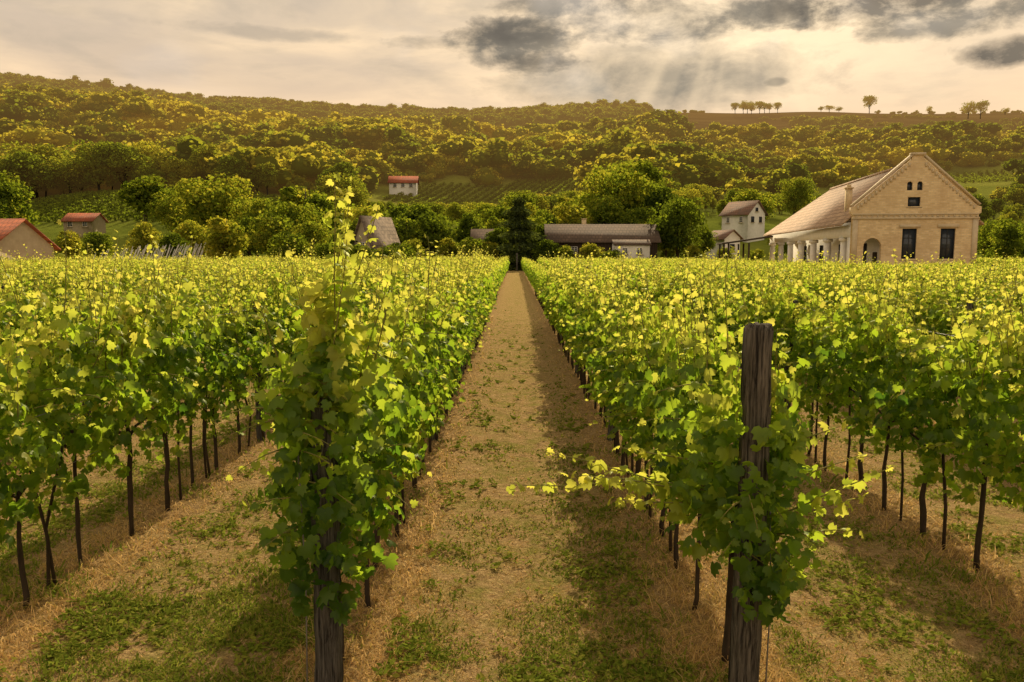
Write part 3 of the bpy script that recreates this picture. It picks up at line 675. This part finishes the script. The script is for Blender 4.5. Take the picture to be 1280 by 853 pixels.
H0=obj('brick_house',None,loc=(27.9,66.5,0),rot=(0,0,rotH));setp(H0,'large yellow brick house with gabled facade and white-columned veranda','house')
W=9.7;RZ=10.25
out_=[(0,-.1),(W,-.1),(W,5.5),(W+.18,5.6),(W+.18,6.1),(W-.15,6.2)]+[(W/2+.5,RZ-.35),(W/2+.45,RZ),(W/2-.45,RZ),(W/2-.5,RZ-.35)]+[(.15,6.2),(-.18,6.1),(-.18,5.6),(0,5.5)]
w1,w2,wc=4.5,7.45,4.72
holes=[archp(.95,2.35,.0,2.9),rect(w1-.56,w1+.56,1.9,4.35),rect(w2-.56,w2+.56,1.9,4.35),rect(wc-.48,wc+.48,6.15,6.9),archp(wc-.60,wc-.18,7.45,7.95),archp(wc+.18,wc+.60,7.45,7.95)]
fw=obj('facade',meshmat(plate(out_,holes,.4),M_brick),H0,(0,.2,0))
mb=MB()
add_box(mb,(W/2,-.06,5.20),(W+.1,.12,.14));add_box(mb,(W/2,-.045,5.52),(W,.09,.10))
for k in np.arange(.3,W,.42):add_box(mb,(k,-.03,5.36),(.14,.05,.14))
add_box(mb,(W/2,-.05,1.0),(W+.06,.10,.14))
for sg in(-1,1):
    n=15
    for k in range(n):
        f=(k+.5)/n;x=W/2+sg*(W/2-.25-f*(W/2-.75));z=5.95+f*(RZ-6.6);add_box(mb,(x,-.03,z),(.16,.06,.30))
    p0=np.array([W/2+sg*(W/2+.05),6.27]);p1=np.array([W/2+sg*.42,RZ+.05])
    dn=np.array([-(p1-p0)[1],(p1-p0)[0]]);dn=dn/np.linalg.norm(dn)*.07*sg
    q=[p0-dn,p1-dn,p1+dn,p0+dn];V=[(a,-.12,b) for a,b in q]+[(a,.5,b) for a,b in q];mb.add(V,[(0,1,2,3),(4,7,6,5),(0,4,5,1),(1,5,6,2),(2,6,7,3),(3,7,4,0)])
add_box(mb,(W/2,.15,RZ+.1),(1.1,.6,.2))
for x in(w1,w2):add_box(mb,(x,-.05,4.55),(1.6,.10,.26))
for x in(.22,W-.22):add_box(mb,(x,-.035,3.1),(.42,.07,4.06))
obj('cornice',mb.mesh('cornice',[M_stone]),H0)
for x in(w1,w2):window(H0,(x,.18,1.9),1.1,2.43)
window(H0,(wc,.2,6.15),.94,.73,mull=False)
for x in(wc-.39,wc+.39):window(H0,(x,.22,7.45),.4,.64,mull=False)
L=38.
mb=MB()
add_box(mb,(2.9,L/2+.4,2.6),(.3,L,5.4));add_box(mb,(W-.2,L/2+.4,2.7),(.36,L,5.6));add_box(mb,(W/2+1.2,L+.3,2.7),(W-3.1,.3,5.6))
obj('wall',mb.mesh('wall',[M_white]),H0)
mb=MB();add_box(mb,(1.5,L/2+.4,-.0),(2.8,L,.5));obj('veranda_floor',mb.mesh('veranda_floor',[M_stone]),H0)
mb=MB();add_box(mb,(.22,L/2+.5,4.2),(.42,L-.2,1.0));obj('veranda_beam',mb.mesh('veranda_beam',[M_white]),H0)
colm=MB()
add_box(colm,(0,0,.14),(.8,.8,.28));add_tube(colm,[(0,0,.28),(0,0,1.9),(0,0,3.4)],[.34,.32,.30],12);add_box(colm,(0,0,3.55),(.74,.74,.30))
cmh=colm.mesh('column',[M_white])
for y in np.linspace(3.2,L-.3,7):obj('column',cmh,H0,(.24,float(y),0))
mb=MB();add_box(mb,(.24,1.0,1.85),(.38,1.2,3.7));obj('pier',mb.mesh('pier',[M_white]),H0)
for y in(6,14,22,30):window(H0,(2.72,y,1.2),1.2,2.0,rotz=-math.pi/2)
mb=MB();add_box(mb,(2.72,2.9,1.3),(.08,1.1,2.3));obj('door',mb.mesh('door',[M_dark]),H0)
mb=MB();ex=-.75;xe=W+.6;ze=4.78;zr=9.75;y0=.42;y1=L+1;yr=L-10
def slab(mb,pts,t=.16):
    p=np.array(pts,float);q=p-[0,0,t];n=len(p);mb.add(np.vstack([p,q]),[list(range(n))]);b=mb.n-2*n
    mb.l.append(np.array(list(range(2*n-1,n-1,-1)))+b);mb.c.append(np.array([n]));mb.m.append(np.array([0]))
    for i in range(n):
        j=(i+1)%n;mb.l.append(np.array([i,i+n,j+n,j])+b);mb.c.append(np.array([4]));mb.m.append(np.array([0]))
slab(mb,[(ex,y0,ze),(W/2,y0,zr),(W/2,yr,zr),(ex,y1,ze)]);slab(mb,[(xe,y1,ze),(W/2,yr,zr),(W/2,y0,zr),(xe,y0,ze)]);slab(mb,[(ex,y1,ze),(W/2,yr,zr),(xe,y1,ze)])
add_tube(mb,[(W/2,y0,zr+.02),(W/2,yr,zr+.02)],.14,8)
roof=obj('roof',mb.mesh('roof',[M_roof]),H0)
def chim(x,y,z0,z1,s=.65):
    mb=MB();add_box(mb,(x,y,(z0+z1)/2),(s,s,z1-z0));add_box(mb,(x,y,z1+.06),(s+.2,s+.2,.12));add_box(mb,(x,y,z1+.25),(s*.6,s*.6,.26));return obj('chimney',mb.mesh('chimney',[M_brick]),roof)
chim(.9,5,5.6,8.0,.5);chim(W-.35,3.2,4.9,7.6,.5)
S=obj('open_shed',None,loc=(31.2,101,0),rot=(0,0,rotH));setp(S,'dark lean-to shed on thin wooden posts beside brick house','shed')
mb=MB();slab(mb,[(-5,-5,3.7),(.4,-5,4.5),(.4,5,4.5),(-5,5,3.7)],.2);obj('roof',mb.mesh('roof',[M_dark]),S)
for y in(-4.6,0,4.6):
    for x in(-4.7,-2.3):
        mb=MB();add_tube(mb,[(x,y,0),(x,y,3.6)],.11,8);obj('post',mb.mesh('post',[M_dark]),S)
def house(name,label,loc,rot,w,l,eave,ridge,wm,rm,wins=(),cat='house',chimney=True,ov=.45,base=0):
    e=obj(name,None,loc=loc,rot=(0,0,rot));setp(e,label,cat)
    mb=MB();hw=w/2;hl=l/2
    V=[(-hw,-hl,base),(hw,-hl,base),(hw,-hl,eave),(0,-hl,ridge-.08),(-hw,-hl,eave)];V+=[(a,hl,c) for a,b,c in V]
    mb.add(V,[(0,5,9,4),(1,2,7,6)]);mb.l+= [np.array([0,1,2,3,4]),np.array([9,8,7,6,5])];mb.c.append(np.array([5,5]));mb.m.append(np.array([0,0]))
    obj('wall',mb.mesh('wall',[wm]),e)
    s=(ridge-eave)/hw;mb=MB()
    slab(mb,[(-hw-ov,-hl-ov,eave-s*ov+.08),(0,-hl-ov,ridge+.08),(0,hl+ov,ridge+.08),(-hw-ov,hl+ov,eave-s*ov+.08)],.14)
    slab(mb,[(hw+ov,hl+ov,eave-s*ov+.08),(0,hl+ov,ridge+.08),(0,-hl-ov,ridge+.08),(hw+ov,-hl-ov,eave-s*ov+.08)],.14)
    r=obj('roof',mb.mesh('roof',[rm]),e)
    if chimney:
        mb=MB();add_box(mb,(hw*.25,hl*.3,ridge),(.6,.6,1.6));add_box(mb,(hw*.25,hl*.3,ridge+.85),(.75,.75,.12));obj('chimney',mb.mesh('chimney',[M_brick]),r)
    for face,a,z,ww,hh in wins:
        if face=='f':window(e,(a,-hl-.02,z),ww,hh,fm=M_white if wm!=M_white else M_frame)
        if face=='l':window(e,(-hw-.02,a,z),ww,hh,-math.pi/2,fm=M_white)
        if face=='r':window(e,(hw+.02,a,z),ww,hh,math.pi/2,fm=M_white)
    return e
T=lambda x,y:float(TH(x,y))
house('white_house','white gabled cottage with brown tile roof among trees',(.284*150,150,T(.284*150,150)+.3),math.radians(35),4.8,6.0,4.3,6.5,M_white,M_rb,[('f',-1.1,2.6,.7,1.0),('f',1.1,2.6,.7,1.0),('f',0,4.6,.6,.6),('l',-1.5,2.6,.7,1.0),('l',1.5,2.6,.7,1.0)],chimney=False,base=-1.5)
house('white_outbuilding','low white plastered outbuilding beside the shed',(.260*132,132,T(.260*132,132)),math.radians(20),3.0,5,3.6,4.8,M_white,M_rb,[('f',0,1.5,.8,1)],chimney=False)
house('farm_building','long low farm building with dark brown roof',(.107*116,116,0),math.radians(90),7,15.3,4.2,6.5,M_dark,M_brown,[('l',4,2.4,.8,.9)],'barn',True)
house('white_annex','small white annex attached below dark farm roof',(.145*111,111,0),math.radians(90),3,4.8,3.6,4.2,M_white,M_brown,[('l',-1,2.3,.7,.8),('l',1,2.3,.7,.8)],'house',False,.2)
house('shingled_hut','steep wooden hut with weathered shingle roof',(-.172*86,86,0),math.radians(-28),3.6,4.6,1.9,6.2,M_cream,M_shing,[('f',0,2.8,.6,.7)],'hut',False,.4)
house('red_roof_house','beige house with broad red tile roof',(-.67*78,78,0),math.radians(80),8,10,3.0,5.6,M_cream,M_red,[('l',-2,1.4,1,1.1),('l',2,1.4,1,1.1)])
house('red_roof_cottage','small cottage with red tile roof on hillside',(sites[0][0],sites[0][1],T(*sites[0][:2])+.8),math.radians(86),4.6,5.8,2.0,3.4,M_cream,M_red,[('l',-1.5,.8,.9,.9),('l',1.5,.8,.9,.9)],base=-3,chimney=False)
house('hillside_cottage','white cottage with reddish roof on wooded slope',(sites[1][0],sites[1][1],T(*sites[1][:2])+1.2),math.radians(92),5,8.6,2.4,4.4,M_white,M_red,[('l',-2.5,.8,1,1.1),('l',0,.8,1,1.1),('l',2.5,.8,1,1.1)],base=-3,chimney=False)
house('grey_roof_house','small house with grey-brown roof behind trees',(-.035*122,122,0),math.radians(90),4.5,3.8,3.8,6.0,M_cream,M_brown,[('l',0,2.5,.8,.9)],chimney=False)
mb=MB();add_tube(mb,[(0,0,-.1),(.02,0,1.7),(0,0,3.3)],[.032,.028,.025],6);st=mb.mesh('vineyard_stake',[M_stake])
for r in range(9):
    for k in range(9):
        o=obj('vineyard_stake',st,loc=(-36.6+r*.95+random.uniform(-.1,.1),68+k*1.1,0),rot=(0,math.radians(24+random.uniform(-3,3)),0));o.scale=(1,1,.80+.03*k+.012*r+random.uniform(-.05,.05))
        setp(o,'slim white leaning stake in young vineyard','stake','white vineyard stakes')
